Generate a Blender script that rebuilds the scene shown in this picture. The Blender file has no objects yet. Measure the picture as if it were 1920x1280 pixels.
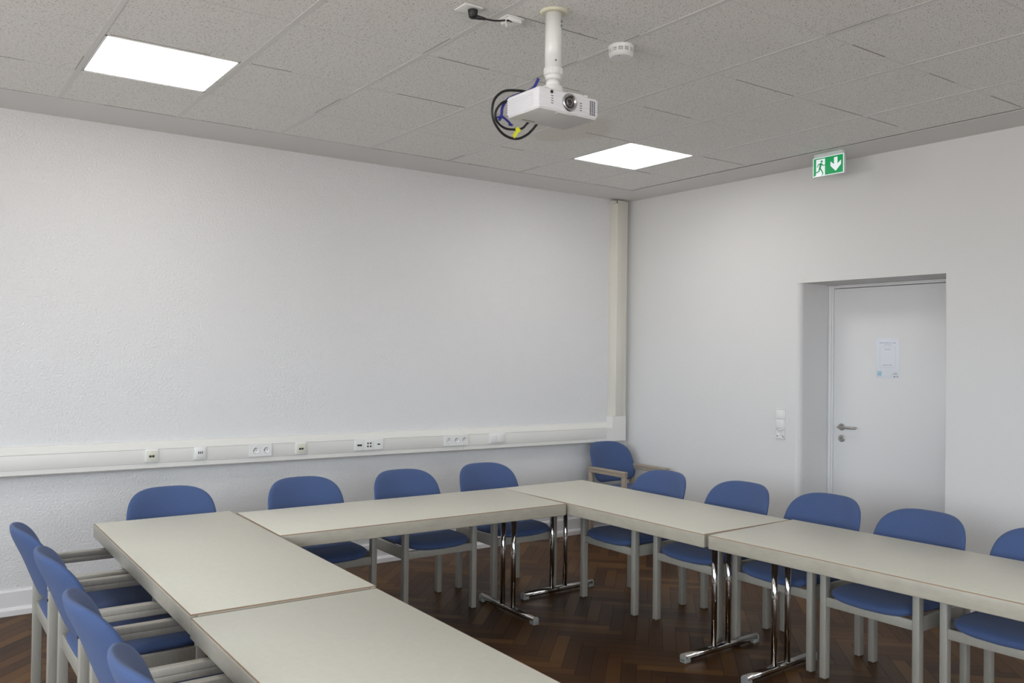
import bpy, bmesh, math, random
from mathutils import Vector, Matrix
random.seed(7)
sc = bpy.context.scene
COL = sc.collection
# ------------------------------------------------------------------ camera
CX, CY, CZ = -5.3515, -5.7484, 1.5464
YAW, PITCH, ROLL, FPX = 0.6182, 0.0127, 0.0130, 1625.7
fw = Vector((math.sin(YAW)*math.cos(PITCH), math.cos(YAW)*math.cos(PITCH), math.sin(PITCH)))
rt = Vector((math.cos(YAW), -math.sin(YAW), 0)); up = rt.cross(fw)
rt2 = rt*math.cos(ROLL)+up*math.sin(ROLL); up2 = -rt*math.sin(ROLL)+up*math.cos(ROLL)
cam_d = bpy.data.cameras.new('camera'); cam = bpy.data.objects.new('camera', cam_d); COL.objects.link(cam)
cam_d.sensor_width = 36; cam_d.lens = 36*FPX/1920; cam_d.clip_start = .02
cam.matrix_world = Matrix(((rt2.x, up2.x, -fw.x, CX), (rt2.y, up2.y, -fw.y, CY), (rt2.z, up2.z, -fw.z, CZ), (0, 0, 0, 1)))
sc.camera = cam
# ------------------------------------------------------------------ world, exposure, portals
sc.view_settings.view_transform = 'Standard'; sc.view_settings.look = 'None'
sc.view_settings.exposure = 0.98; sc.view_settings.gamma = 1; sc.view_settings.use_curve_mapping = False
W = bpy.data.worlds.new('sky'); sc.world = W; W.use_nodes = True
wn = W.node_tree.nodes; wl = W.node_tree.links; wn.clear()
wo = wn.new('ShaderNodeOutputWorld'); wb = wn.new('ShaderNodeBackground')
wt = wn.new('ShaderNodeTexCoord'); ws = wn.new('ShaderNodeSeparateXYZ'); wr = wn.new('ShaderNodeValToRGB')
wl.new(wt.outputs['Generated'], ws.inputs[0])
wm = wn.new('ShaderNodeMath'); wm.operation = 'MULTIPLY_ADD'; wm.inputs[1].default_value = .5; wm.inputs[2].default_value = .5
wl.new(ws.outputs['Z'], wm.inputs[0]); wl.new(wm.outputs[0], wr.inputs[0])
wr.color_ramp.elements[0].position = .47; wr.color_ramp.elements[0].color = (.68, .66, .63, 1)
wr.color_ramp.elements[1].position = .53; wr.color_ramp.elements[1].color = (.86, .94, 1.0, 1)
wl.new(wr.outputs[0], wb.inputs[0]); wb.inputs[1].default_value = 7.5
wl.new(wb.outputs[0], wo.inputs[0])
RX0, RY0, H = -7.7, -9.2, 2.911          # room: x RX0..0, y RY0..0
WIN = [(-3.00, -1.35), (-5.00, -3.40), (-7.00, -5.30), (-9.0, -7.5)]     # windows in the wall x = RX0
WZ0, WZ1 = 1.12, 2.50
WIN_ADDED = [(-6.9, -5.2), (-4.4, -2.7)]                         # unseen windows in the wall y = RY0, added to light the back wall
for a, b in WIN:
    ld = bpy.data.lights.new('window_portal', 'AREA'); ld.shape = 'RECTANGLE'; ld.size = WZ1-WZ0; ld.size_y = b-a
    ld.cycles.is_portal = True
    lo = bpy.data.objects.new('window_portal', ld); COL.objects.link(lo)
    lo.location = (RX0-.27, (a+b)/2, (WZ0+WZ1)/2); lo.rotation_euler = (0, -math.pi/2, 0)

for a, b in WIN_ADDED:  # portals of the added front windows
    ld = bpy.data.lights.new('window_portal', 'AREA'); ld.shape = 'RECTANGLE'; ld.size = b-a; ld.size_y = WZ1-WZ0
    ld.cycles.is_portal = True
    lo = bpy.data.objects.new('window_portal', ld); COL.objects.link(lo)
    lo.location = ((a+b)/2, RY0-.27, (WZ0+WZ1)/2); lo.rotation_euler = (math.pi/2, 0, 0)

# ------------------------------------------------------------------ materials
def mat(name, col, rough=.5, metal=0., bump=None, noise=None, spec=.5, emis=None, sheen=0):
    m = bpy.data.materials.new(name); m.use_nodes = True; nt = m.node_tree; n = nt.nodes; L = nt.links
    p = n['Principled BSDF']; p.inputs['Base Color'].default_value = (*col, 1); p.inputs['Roughness'].default_value = rough
    p.inputs['Metallic'].default_value = metal; p.inputs['Specular IOR Level'].default_value = spec
    if sheen: p.inputs['Sheen Weight'].default_value = sheen; p.inputs['Sheen Roughness'].default_value = .5
    tc = n.new('ShaderNodeTexCoord')
    if noise:      # (scale, amount, detail[, stretch])
        nz = n.new('ShaderNodeTexNoise'); nz.inputs['Scale'].default_value = noise[0]; nz.inputs['Detail'].default_value = noise[2]
        mp = n.new('ShaderNodeMapping'); mp.inputs['Scale'].default_value = noise[3] if len(noise) > 3 else (1, 1, 1)
        L.new(tc.outputs['Object'], mp.inputs[0]); L.new(mp.outputs[0], nz.inputs['Vector'])
        r = n.new('ShaderNodeMapRange'); r.inputs[1].default_value = .3; r.inputs[2].default_value = .7
        r.inputs[3].default_value = 1-noise[1]; r.inputs[4].default_value = 1+noise[1]
        L.new(nz.outputs[0], r.inputs[0])
        mx = n.new('ShaderNodeVectorMath'); mx.operation = 'SCALE'; mx.inputs[0].default_value = col
        L.new(r.outputs[0], mx.inputs['Scale']); L.new(mx.outputs[0], p.inputs['Base Color'])
    if bump:       # (scale, strength, distance, detail)
        nb = n.new('ShaderNodeTexNoise'); nb.inputs['Scale'].default_value = bump[0]; nb.inputs['Detail'].default_value = bump[3]
        L.new(tc.outputs['Object'], nb.inputs['Vector'])
        b = n.new('ShaderNodeBump'); b.inputs['Strength'].default_value = bump[1]; b.inputs['Distance'].default_value = bump[2]
        L.new(nb.outputs[0], b.inputs['Height']); L.new(b.outputs[0], p.inputs['Normal'])
    if emis:
        p.inputs['Emission Color'].default_value = (*emis[0], 1); p.inputs['Emission Strength'].default_value = emis[1]
    return m
M = {}
M['wall'] = mat('white roughcast paint', (.71, .71, .72), .75, bump=(80, .8, .008, 3), spec=.3)
M['wall_fine'] = mat('white fine textured paint', (.70, .70, .70), .75, bump=(110, .35, .004, 3), spec=.3)
M['plaster'] = mat('smooth white plaster', (.72, .71, .70), .7, bump=(30, .1, .003, 3), spec=.3)
M['white'] = mat('white lacquer', (.74, .74, .75), .35)
M['base'] = mat('white baseboard paint', (.74, .73, .74), .4)
M['duct'] = mat('ivory plastic duct', (.74, .73, .70), .38)
M['duct2'] = mat('yellowed ivory plastic duct', (.62, .60, .54), .42, noise=(6, .05, 3, (1, 1, .3)))
M['plastic'] = mat('white plastic', (.78, .78, .77), .3)
M['cream'] = mat('cream plastic', (.70, .68, .58), .35)
M['ivory'] = mat('pale ivory plastic', (.66, .64, .50), .4)
M['grey_pl'] = mat('grey plastic', (.30, .31, .30), .4)
M['black'] = mat('black rubber', (.012, .012, .013), .45)
M['dark'] = mat('dark recess', (.03, .03, .03), .7)
M['gap'] = mat('dark tile gap', (.20, .19, .18), .9)
M['tbar'] = mat('ceiling grid paint', (.70, .69, .675), .55)
M['chrome'] = mat('polished chrome', (.58, .56, .54), .09, metal=1)
M['steel'] = mat('brushed stainless steel', (.50, .48, .46), .28, metal=1)
M['screw'] = mat('dull steel screw', (.4, .4, .4), .3, metal=1)
M['fabric'] = mat('blue woven wool', (.063, .098, .215), .95, bump=(900, .5, .0012, 2), noise=(420, .13, 2), spec=.12, sheen=.12)
M['frame'] = mat('grey stained beech', (.33, .312, .275), .42, noise=(30, .05, 4, (4, 4, .5)))
M['frame2'] = mat('brownish grey beech', (.36, .30, .235), .45, noise=(30, .06, 4, (4, 4, .5)))
M['lam'] = mat('cream laminate', (.60, .585, .505), .42, noise=(55, .022, 3), bump=(260, .15, .0008, 2), spec=.4)
M['edge'] = mat('worn grey beige stained edge', (.385, .355, .295), .35, noise=(16, .07, 5, (1, 1, 3)), spec=.5)
M['lip'] = mat('thin brown wood lipping', (.30, .20, .13), .5)
M['proj'] = mat('white projector plastic', (.80, .80, .84), .38)
M['proj_under'] = mat('pale projector underside', (.70, .70, .69), .45)
M['ring'] = mat('silver lens ring', (.55, .54, .54), .28, metal=1)
M['lens'] = mat('dark lens glass', (.02, .02, .025), .05, spec=.9)
M['blue_cable'] = mat('blue cable sheath', (.03, .035, .28), .45)
M['tag'] = mat('yellow cable tag', (.80, .82, .04), .5)
M['red'] = mat('dark red knob', (.18, .01, .03), .4)
M['lamp'] = mat('luminous white diffuser', (.9, .9, .9), .5, emis=((1, .975, .94), 6.5))
M['sign_w'] = mat('white sign face', (.75, .78, .80), .35, emis=((.86, .93, 1), .22))
M['sign_g'] = mat('green sign face', (.008, .25, .085), .35, emis=((.004, .36, .10), .22))
M['acryl'] = mat('translucent white acrylic', (.70, .76, .76), .15)
M['paper'] = mat('white paper', (.76, .79, .86), .3)
M['ink_b'] = mat('blue ink', (.22, .27, .50), .6)
M['ink_k'] = mat('dark grey ink', (.22, .21, .22), .6)
M['ink_c'] = mat('pale cyan print', (.42, .62, .72), .6)
M['line'] = mat('thin grey print line', (.55, .56, .60), .6)
M['outer'] = mat('window frame paint', (.75, .75, .75), .4)

def ceiling_tile_mat():
    m = bpy.data.materials.new('fissured mineral tile'); m.use_nodes = True; n = m.node_tree.nodes; L = m.node_tree.links
    p = n['Principled BSDF']; p.inputs['Roughness'].default_value = .9; p.inputs['Specular IOR Level'].default_value = .1
    tc = n.new('ShaderNodeTexCoord')
    def fleck(scale, rot, lo, hi, sx):
        mp = n.new('ShaderNodeMapping'); mp.inputs['Rotation'].default_value = (0, 0, rot); mp.inputs['Scale'].default_value = (1, sx, 1)
        L.new(tc.outputs['Object'], mp.inputs[0])
        nz = n.new('ShaderNodeTexNoise'); nz.inputs['Scale'].default_value = scale; nz.inputs['Detail'].default_value = 2; nz.inputs['Distortion'].default_value = .4
        L.new(mp.outputs[0], nz.inputs['Vector'])
        r = n.new('ShaderNodeMapRange'); r.inputs[1].default_value = lo; r.inputs[2].default_value = hi
        L.new(nz.outputs[0], r.inputs[0]); return r
    a = fleck(92, .2, .615, .67, 2.4); b = fleck(190, 1.0, .64, .70, 1.4)
    ad = n.new('ShaderNodeMath'); ad.operation = 'ADD'; ad.use_clamp = True; L.new(a.outputs[0], ad.inputs[0]); L.new(b.outputs[0], ad.inputs[1])
    mx = n.new('ShaderNodeMix'); mx.data_type = 'RGBA'; mx.inputs['A'].default_value = (.84, .825, .80, 1); mx.inputs['B'].default_value = (.30, .29, .28, 1)
    L.new(ad.outputs[0], mx.inputs['Factor'])
    # soft brownish patch with an uneven edge, mixed into the tile colour
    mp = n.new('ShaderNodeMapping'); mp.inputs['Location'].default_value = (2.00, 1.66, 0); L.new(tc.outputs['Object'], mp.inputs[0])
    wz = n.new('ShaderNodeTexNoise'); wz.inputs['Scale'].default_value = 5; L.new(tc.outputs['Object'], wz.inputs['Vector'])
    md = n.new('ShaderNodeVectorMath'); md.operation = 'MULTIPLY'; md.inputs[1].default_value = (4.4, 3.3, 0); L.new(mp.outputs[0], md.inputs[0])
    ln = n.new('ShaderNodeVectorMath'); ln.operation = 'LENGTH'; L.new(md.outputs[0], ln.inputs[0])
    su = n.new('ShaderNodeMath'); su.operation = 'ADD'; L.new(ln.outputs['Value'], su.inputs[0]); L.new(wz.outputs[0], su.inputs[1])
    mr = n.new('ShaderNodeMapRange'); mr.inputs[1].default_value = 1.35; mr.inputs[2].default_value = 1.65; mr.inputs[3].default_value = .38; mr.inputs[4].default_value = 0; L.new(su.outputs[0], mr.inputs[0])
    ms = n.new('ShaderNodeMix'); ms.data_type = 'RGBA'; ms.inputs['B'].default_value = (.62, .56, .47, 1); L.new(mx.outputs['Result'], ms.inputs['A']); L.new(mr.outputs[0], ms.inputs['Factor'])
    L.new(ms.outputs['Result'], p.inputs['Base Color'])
    bp = n.new('ShaderNodeBump'); bp.inputs['Strength'].default_value = .5; bp.inputs['Distance'].default_value = .002; bp.invert = True
    L.new(ad.outputs[0], bp.inputs['Height']); L.new(bp.outputs[0], p.inputs['Normal'])
    return m
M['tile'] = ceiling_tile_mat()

def parquet_mat():
    m = bpy.data.materials.new('dark oiled oak parquet'); m.use_nodes = True; n = m.node_tree.nodes; L = m.node_tree.links
    p = n['Principled BSDF']; p.inputs['Roughness'].default_value = .36; p.inputs['Specular IOR Level'].default_value = .14
    at = n.new('ShaderNodeAttribute'); at.attribute_name = 'block'
    uv = n.new('ShaderNodeUVMap'); uv.uv_map = 'grain'
    ramp = n.new('ShaderNodeValToRGB'); e = ramp.color_ramp.elements
    e[0].color = (.036, .0150, .0052, 1); e[1].color = (.145, .070, .021, 1)
    x = e.new(.5); x.color = (.078, .035, .0115, 1)
    nz = n.new('ShaderNodeTexNoise'); nz.noise_dimensions = '3D'; nz.inputs['Scale'].default_value = 1; nz.inputs['Detail'].default_value = 5
    mp = n.new('ShaderNodeMapping'); mp.inputs['Scale'].default_value = (9, 130, 1); L.new(uv.outputs[0], mp.inputs[0]); L.new(mp.outputs[0], nz.inputs['Vector'])
    md = n.new('ShaderNodeMath'); md.operation = 'MULTIPLY_ADD'; md.inputs[1].default_value = .55; md.inputs[2].default_value = -.27
    L.new(nz.outputs[0], md.inputs[0])
    ad = n.new('ShaderNodeMath'); ad.operation = 'ADD'; ad.use_clamp = True; L.new(md.outputs[0], ad.inputs[0]); L.new(at.outputs['Fac'], ad.inputs[1])
    L.new(ad.outputs[0], ramp.inputs[0]); L.new(ramp.outputs[0], p.inputs['Base Color'])
    rr = n.new('ShaderNodeMapRange'); rr.inputs[3].default_value = .30; rr.inputs[4].default_value = .50; L.new(nz.outputs[0], rr.inputs[0]); L.new(rr.outputs[0], p.inputs['Roughness'])
    return m
M['parquet'] = parquet_mat()
M['joint'] = mat('dark parquet joint', (.018, .010, .006), .8)
def pane_mat():
    m = bpy.data.materials.new('window glass'); m.use_nodes = True; n = m.node_tree.nodes; L = m.node_tree.links
    n.remove(n['Principled BSDF']); o = n['Material Output']
    t = n.new('ShaderNodeBsdfTransparent'); g = n.new('ShaderNodeBsdfGlossy'); g.inputs['Roughness'].default_value = .02
    x = n.new('ShaderNodeMixShader'); x.inputs[0].default_value = .06
    L.new(t.outputs[0], x.inputs[1]); L.new(g.outputs[0], x.inputs[2]); L.new(x.outputs[0], o.inputs['Surface']); return m
M['pane'] = pane_mat()

# ------------------------------------------------------------------ mesh helpers
class MB:
    """collects shapes into one mesh"""
    def __init__(s): s.bm = bmesh.new(); s.mats = []
    def mi(s, m):
        if m not in s.mats: s.mats.append(m)
        return s.mats.index(m)
    def merge(s, t, mi, smooth):
        for f in t.faces: f.material_index = mi; f.smooth = smooth
        me = bpy.data.meshes.new('t'); t.to_mesh(me); t.free(); s.bm.from_mesh(me); bpy.data.meshes.remove(me)
    def box(s, a, b, m=0, bev=0, seg=2, mtx=None, smooth=False):
        t = bmesh.new(); bmesh.ops.create_cube(t, size=1)
        a = Vector(a); b = Vector(b)
        for v in t.verts: v.co = Vector(((a.x+b.x)/2+v.co.x*(b.x-a.x), (a.y+b.y)/2+v.co.y*(b.y-a.y), (a.z+b.z)/2+v.co.z*(b.z-a.z)))
        if bev: bmesh.ops.bevel(t, geom=t.edges[:], offset=bev, segments=seg, profile=.5, affect='EDGES', clamp_overlap=True)
        if mtx: t.transform(mtx)
        s.merge(t, m, smooth or bool(bev)); return s
    def cyl(s, p, q, r, m=0, seg=24, r2=None, bev=0, smooth=True):
        p = Vector(p); q = Vector(q); t = bmesh.new()
        bmesh.ops.create_cone(t, cap_ends=True, segments=seg, radius1=r, radius2=r if r2 is None else r2, depth=(q-p).length)
        if bev:
            ed = [e for e in t.edges if len(e.link_faces) == 2 and any(len(f.verts) > 4 for f in e.link_faces)]
            bmesh.ops.bevel(t, geom=ed, offset=bev, segments=2, profile=.5, affect='EDGES')
        t.transform(Matrix.Translation((p+q)/2) @ (q-p).to_track_quat('Z', 'Y').to_matrix().to_4x4())
        for f in t.faces: f.smooth = len(f.verts) <= 4
        mi = m
        for f in t.faces: f.material_index = mi
        me = bpy.data.meshes.new('t'); t.to_mesh(me); t.free(); s.bm.from_mesh(me); bpy.data.meshes.remove(me)
        return s
    def sphere(s, c, r, m=0, sc_=(1, 1, 1)):
        t = bmesh.new(); bmesh.ops.create_uvsphere(t, u_segments=24, v_segments=12, radius=r)
        t.transform(Matrix.Translation(c) @ Matrix.Diagonal((*sc_, 1))); s.merge(t, m, True); return s
    def tube(s, pts, r, m=0, seg=10):
        pts = [Vector(p) for p in pts]; t = bmesh.new(); rings = []
        n = len(pts); prev = None
        for i, p in enumerate(pts):
            d = (pts[min(i+1, n-1)]-pts[max(i-1, 0)]).normalized()
            if prev is None:
                a = d.orthogonal().normalized()
            else:
                a = (prev-d*prev.dot(d)).normalized()
            prev = a; b = d.cross(a)
            rings.append([t.verts.new(p+(a*math.cos(2*math.pi*k/seg)+b*math.sin(2*math.pi*k/seg))*r) for k in range(seg)])
        for i in range(n-1):
            for k in range(seg): t.faces.new((rings[i][k], rings[i][(k+1) % seg], rings[i+1][(k+1) % seg], rings[i+1][k]))
        t.faces.new(rings[0][::-1]); t.faces.new(rings[-1])
        s.merge(t, m, True); return s
    def prism(s, poly, ax, a, b, m=0, smooth=False, bev=0):
        """poly: 2D points in the plane across axis ax ('x','y','z'), extruded from a to b"""
        t = bmesh.new()
        def P(u, v, w): return {'x': (w, u, v), 'y': (u, w, v), 'z': (u, v, w)}[ax]
        A = [t.verts.new(P(u, v, a)) for u, v in poly]; B = [t.verts.new(P(u, v, b)) for u, v in poly]
        t.faces.new(A); t.faces.new(B[::-1]); n = len(poly)
        for i in range(n): t.faces.new((A[i], B[i], B[(i+1) % n], A[(i+1) % n]))
        bmesh.ops.recalc_face_normals(t, faces=t.faces)
        if bev: bmesh.ops.bevel(t, geom=t.edges[:], offset=bev, segments=2, profile=.5, affect='EDGES')
        s.merge(t, m, smooth); return s
    def build(s, name, mats, parent=None):
        bmesh.ops.recalc_face_normals(s.bm, faces=s.bm.faces) if False else None
        me = bpy.data.meshes.new(name); s.bm.to_mesh(me); s.bm.free()
        for m in (mats if isinstance(mats, (list, tuple)) else [mats]): me.materials.append(m)
        o = bpy.data.objects.new(name, me); COL.objects.link(o)
        if parent: o.parent = parent
        return o
def catmull(pts, n=8):
    pts = [Vector(p) for p in pts]; out = []
    for i in range(len(pts)-1):
        p0 = pts[max(i-1, 0)]; p1 = pts[i]; p2 = pts[i+1]; p3 = pts[min(i+2, len(pts)-1)]
        for k in range(n):
            t = k/n
            out.append(.5*((2*p1)+(-p0+p2)*t+(2*p0-5*p1+4*p2-p3)*t*t+(-p0+3*p1-3*p2+p3)*t**3))
    return out+[pts[-1]]
def tag(o, label, cat, group=None):
    o['label'] = label; o['category'] = cat
    if group: o['group'] = group
    return o
def thing(name, label, cat, loc=(0, 0, 0), rz=0, group=None):
    o = bpy.data.objects.new(name, None); COL.objects.link(o); o.empty_display_size = .1
    o.location = loc; o.rotation_euler = (0, 0, rz)
    return tag(o, label, cat, group)
def struct(o): o['kind'] = 'structure'; return o
def dup(root, loc, rz, label):
    r = root.copy(); COL.objects.link(r); r.location = loc; r.rotation_euler = (0, 0, rz); r['label'] = label
    for ch in list(root.children):
        c = ch.copy(); COL.objects.link(c); c.parent = r
        for g in ch.children:
            d = g.copy(); COL.objects.link(d); d.parent = c
    return r

# ------------------------------------------------------------------ room shell
T = .625; BX, BY, WX, WY = .891, 1.019, .363, .4355
DY0, DY1, DZ, DX = -2.897, -1.830, 2.078, .35      # doorway in the wall x = 0
# floor: herringbone blocks laid at 45 degrees to the walls
def floor():
    bm = bmesh.new(); uvl = bm.loops.layers.uv.new('grain'); cl = bm.faces.layers.float.new('block')
    w, l, g = .073, .420, .0011
    c45 = math.sqrt(.5)
    def add(x0, y0, x1, y1, horiz):
        cx_, cy_ = (x0+x1)/2, (y0+y1)/2
        X = (cx_-cy_)*c45-3.2; Y = (cx_+cy_)*c45-3.6
        if X < RX0-.3 or X > .75 or Y < RY0-.3 or Y > .3: return
        o = random.random()*40; q = random.betavariate(2.2, 2.2)
        pts = [(x0+g, y0+g), (x1-g, y0+g), (x1-g, y1-g), (x0+g, y1-g)]
        vs = [bm.verts.new(((a-b)*c45-3.2, (a+b)*c45-3.6, 0)) for a, b in pts]
        f = bm.faces.new(vs); f[cl] = q
        for lp, (a, b) in zip(f.loops, pts):
            lp[uvl].uv = ((a-x0+o, b-y0+o) if horiz else (b-y0+o, a-x0+o))
    N = 110
    for k in range(-N, N):
        for m_ in range(-22, 22):
            ox, oy = k*w+m_*l, k*w-m_*l
            add(ox, oy, ox+l, oy+w, True)
            add(ox+l, oy+w-l, ox+l+w, oy+w, False)
    f0 = [bm.verts.new(p) for p in ((RX0-.1, RY0-.1, -.002), (.5, RY0-.1, -.002), (.5, .1, -.002), (RX0-.1, .1, -.002))]
    f = bm.faces.new(f0); f.material_index = 1
    t = [bm.verts.new((v.co.x, v.co.y, -.1)) for v in f0]
    for i in range(4):
        ff = bm.faces.new((f0[i], t[i], t[(i+1) % 4], f0[(i+1) % 4])); ff.material_index = 1
    me = bpy.data.meshes.new('floor'); bm.to_mesh(me); bm.free(); me.materials.append(M['parquet']); me.materials.append(M['joint'])
    o = bpy.data.objects.new('floor', me); COL.objects.link(o); struct(o)
floor()
b = MB(); b.box((RX0-.3, 0, -.1), (.6, .3, H+.3)); struct(b.build('wall_back', M['wall']))
# right wall with the deep doorway, soft rounded plaster corners
b = MB()
b.box((0, DY1+.05, -.1), (.6, .0, H+.3)); b.box((0, RY0, -.1), (.6, DY0-.05, H+.3)); b.box((0, DY0-.05, DZ), (.6, DY1+.05, H+.3))
b.box((.47, DY0-.05, -.1), (.6, DY1+.05, DZ))  # unseen filler added behind the door leaf to block outside light
def jamb(y, sgn, r):
    pts = [(0.0, y+sgn*.05)]
    for k in range(9):
        a = math.pi/2*k/8
        pts.append((r-r*math.cos(a), y+sgn*(r-r*math.sin(a))) if False else (r*(1-math.cos(a)), y+sgn*r*(1-math.sin(a))))
    pts += [(.6, y), (.6, y+sgn*.05)]
    return pts
b.prism(jamb(DY1, 1, .045), 'z', -.1, DZ, smooth=False); b.prism(jamb(DY0, -1, .012), 'z', -.1, DZ)
struct(b.build('wall_right', M['wall_fine']))
b = MB(); b.box((RX0-.3, RY0-.3, -.1), (.6, RY0, WZ0)); b.box((RX0-.3, RY0-.3, WZ1), (.6, RY0, H+.3))
xs_ = [RX0-.3]+[v for w_ in WIN_ADDED for v in w_]+[.6]
for i in range(0, len(xs_), 2): b.box((xs_[i], RY0-.3, WZ0), (xs_[i+1], RY0, WZ1))
struct(b.build('wall_front', M['wall']))
b = MB(); b.box((RX0-.3, RY0, -.1), (RX0, 0, WZ0)); b.box((RX0-.3, RY0, WZ1), (RX0, 0, H+.3))
ys = [RY0]+[v for a, c in sorted(WIN) for v in (a, c)]+[0]
for i in range(0, len(ys), 2): b.box((RX0-.3, ys[i], WZ0), (RX0, ys[i+1], WZ1))
struct(b.build('wall_left', M['wall']))
for i, (a, c) in enumerate(WIN+WIN_ADDED):  # the front wall ones are added for their light
    w = thing('window_%d' % (i+1), '', '', (RX0-.2, (a+c)/2, WZ0) if i < len(WIN) else ((a+c)/2, RY0-.2, WZ0), 0 if i < len(WIN) else math.pi/2); del w['label']; del w['category']; struct(w)
    hw, hh = (c-a)/2, WZ1-WZ0
    f = MB()
    for y0, y1, z0, z1 in ((-hw, -hw+.06, 0, hh), (hw-.06, hw, 0, hh), (-.04, .04, 0, hh), (-hw, hw, 0, .06), (-hw, hw, hh-.06, hh), (-hw, hw, hh*.68, hh*.68+.06)):
        f.box((-.03, y0, z0), (.03, y1, z1), bev=.004)
    f.build('window_frame', M['outer'], w)
    p = MB(); p.box((-.004, -hw+.03, .03), (.004, hw-.03, hh-.03)); p.build('window_pane', M['pane'], w)
    s = MB(); s.box((.03, -hw-.04, -.03), (.30, hw+.04, 0), bev=.006); s.build('window_sill', M['white'], w)

# ceiling: plaster border band, T-bar grid and mineral tiles
b = MB()
x_hi, y_hi = -WX, -WY; x_lo, y_lo = RX0+.2, RY0+.3
xs = [x_hi]+[-BX-i*T for i in range(13) if -BX-i*T > x_lo+.05]+[x_lo]
yl = [y_hi]+[-BY-j*T for j in range(15) if -BY-j*T > y_lo+.05]+[y_lo]
b.box((RX0-.3, RY0-.3, H+.03), (.6, .3, H+.3), 1)                       # slab behind
LP = [(0, 0), (5, 0), (0, 9), (5, 9)]                                  # luminous panels sit in these cells
for i in range(len(xs)-1):
    for j in range(len(yl)-1):
        if (i-1, j-1) in LP: continue
        x1, x0, y1, y0 = xs[i], xs[i+1], yl[j], yl[j+1]
        dz = random.uniform(.0004, .0012)
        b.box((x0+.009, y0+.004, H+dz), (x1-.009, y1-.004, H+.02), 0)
for x in xs[1:-1]: b.box((x-.012, y_lo, H-.0004), (x+.012, y_hi, H+.01), 1)
for y in yl[1:-1]: b.box((x_lo, y-.006, H+.0008), (x_hi, y+.006, H+.009), 1)
# open joints where tiles do not sit tight: thin dark gaps on the far tile edges
rg = random.Random(3)
for i in range(len(xs)-1):
    for j in range(len(yl)-1):
        if (i-1, j-1) in LP: continue
        x1, x0, y1, y0 = xs[i], xs[i+1], yl[j], yl[j+1]
        if rg.random() < .7:
            a_ = rg.uniform(0, .4); c_ = min(1, a_+rg.uniform(.3, .8)); b.box((x0+(x1-x0)*a_, y1-.0062, H-.0006), (x0+(x1-x0)*c_-.012, y1-.0040, H+.004), 2)
        if rg.random() < .25:
            a_ = rg.uniform(.4, .8); b.box((x1-.0145, y0+(y1-y0)*a_, H-.0006), (x1-.0122, y1-.006, H+.004), 2)
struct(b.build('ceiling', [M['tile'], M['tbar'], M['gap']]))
b = MB()
for A, B in (((RX0, -WY, 0), (0, 0, 0)), ((-WX, RY0, 0), (0, -WY, 0)), ((RX0, RY0, 0), (RX0+.2, -WY, 0)), ((RX0+.2, RY0, 0), (-WX, RY0+.3, 0))):
    b.box((A[0], A[1], H), (B[0], B[1], H+.03), 0)
b.box((x_lo, y_hi, H-.003), (0-WX+.022, y_hi+.022, H+.01), 1); b.box((x_hi, y_lo, H-.003), (x_hi+.022, y_hi+.022, H+.01), 1)
struct(b.build('trim_1', [M['plaster'], M['tbar']]))
# baseboards with a shoe moulding
def baseboard(name, poly_axis, a, b_, side):
    q = MB(); prof = [(0, 0), (.034, 0), (.034, .03), (.026, .042), (.016, .046), (.016, .132), (.010, .142), (0, .142)]
    if poly_axis == 'x': q.prism([(-u, v) for u, v in prof], 'x', a, b_)
    else: q.prism([(-u, v) for u, v in prof], 'y', a, b_)
    struct(q.build(name, M['base']))
baseboard('baseboard_back', 'x', RX0, 0, 0)
baseboard('baseboard_right', 'y', DY1+.05, -.034, 0)
q = MB(); prof = [(0, 0), (.034, 0), (.034, .03), (.026, .042), (.016, .046), (.016, .132), (.010, .142), (0, .142)]
q.prism([(-u, v) for u, v in prof], 'y', RY0, DY0-.02); struct(q.build('trim_2', M['base']))

# ------------------------------------------------------------------ door in its reveal
d = thing('door_1', '', '', (DX, -2.34, 0)); del d['label']; del d['category']; struct(d)
def L_(y): return y+2.34
b = MB()
yl0, yl1, zt = -2.79, -1.872, 2.050
b.box((0, L_(yl0), .006), (.04, L_(yl1), zt), bev=.002); b.build('door_leaf', M['white'], d)
b = MB()
b.box((.0, L_(yl1)+.004, 0), (.10, L_(DY1)-.001, DZ-.001), bev=.003); b.box((-.012, L_(yl1)+.018, 0), (.0, L_(DY1)-.001, DZ-.001), bev=.003)
b.box((.0, L_(DY0)+.001, 0), (.10, L_(yl0)-.004, DZ-.001), bev=.003)
b.box((.0, L_(yl0)-.004, zt+.004), (.10, L_(yl1)+.004, DZ-.001), bev=.003); b.box((-.012, L_(yl0)-.02, zt+.014), (0, L_(yl1)+.02, DZ-.001), bev=.003)
b.build('door_frame', M['white'], d)
yk = -1.945
b = MB(); b.cyl((0, L_(yk), 1.03), (-.009, L_(yk), 1.03), .026, bev=.003); b.build('handle_rosette', M['steel'], d)
b = MB(); b.tube(catmull([(-.005, L_(yk), 1.03), (-.035, L_(yk), 1.03), (-.052, L_(yk)-.003, 1.03), (-.058, L_(yk)-.02, 1.03), (-.058, L_(yk)-.06, 1.031), (-.058, L_(yk)-.095, 1.031), (-.056, L_(yk)-.115, 1.031), (-.046, L_(yk)-.128, 1.031), (-.030, L_(yk)-.131, 1.031)], 5), .0098, seg=14)
b.build('door_handle', M['steel'], d)
b = MB(); b.cyl((0, L_(yk), .945), (-.009, L_(yk), .945), .026, bev=.003); r_ = b.build('lock_rosette', M['steel'], d)
b = MB(); b.cyl((-.008, L_(yk), .950), (-.0125, L_(yk), .950), .0085, seg=20); b.box((-.0125, L_(yk)-.005, .930), (-.008, L_(yk)+.005, .95), bev=.001); b.build('lock_cylinder', M['grey_pl'], r_)

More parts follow.
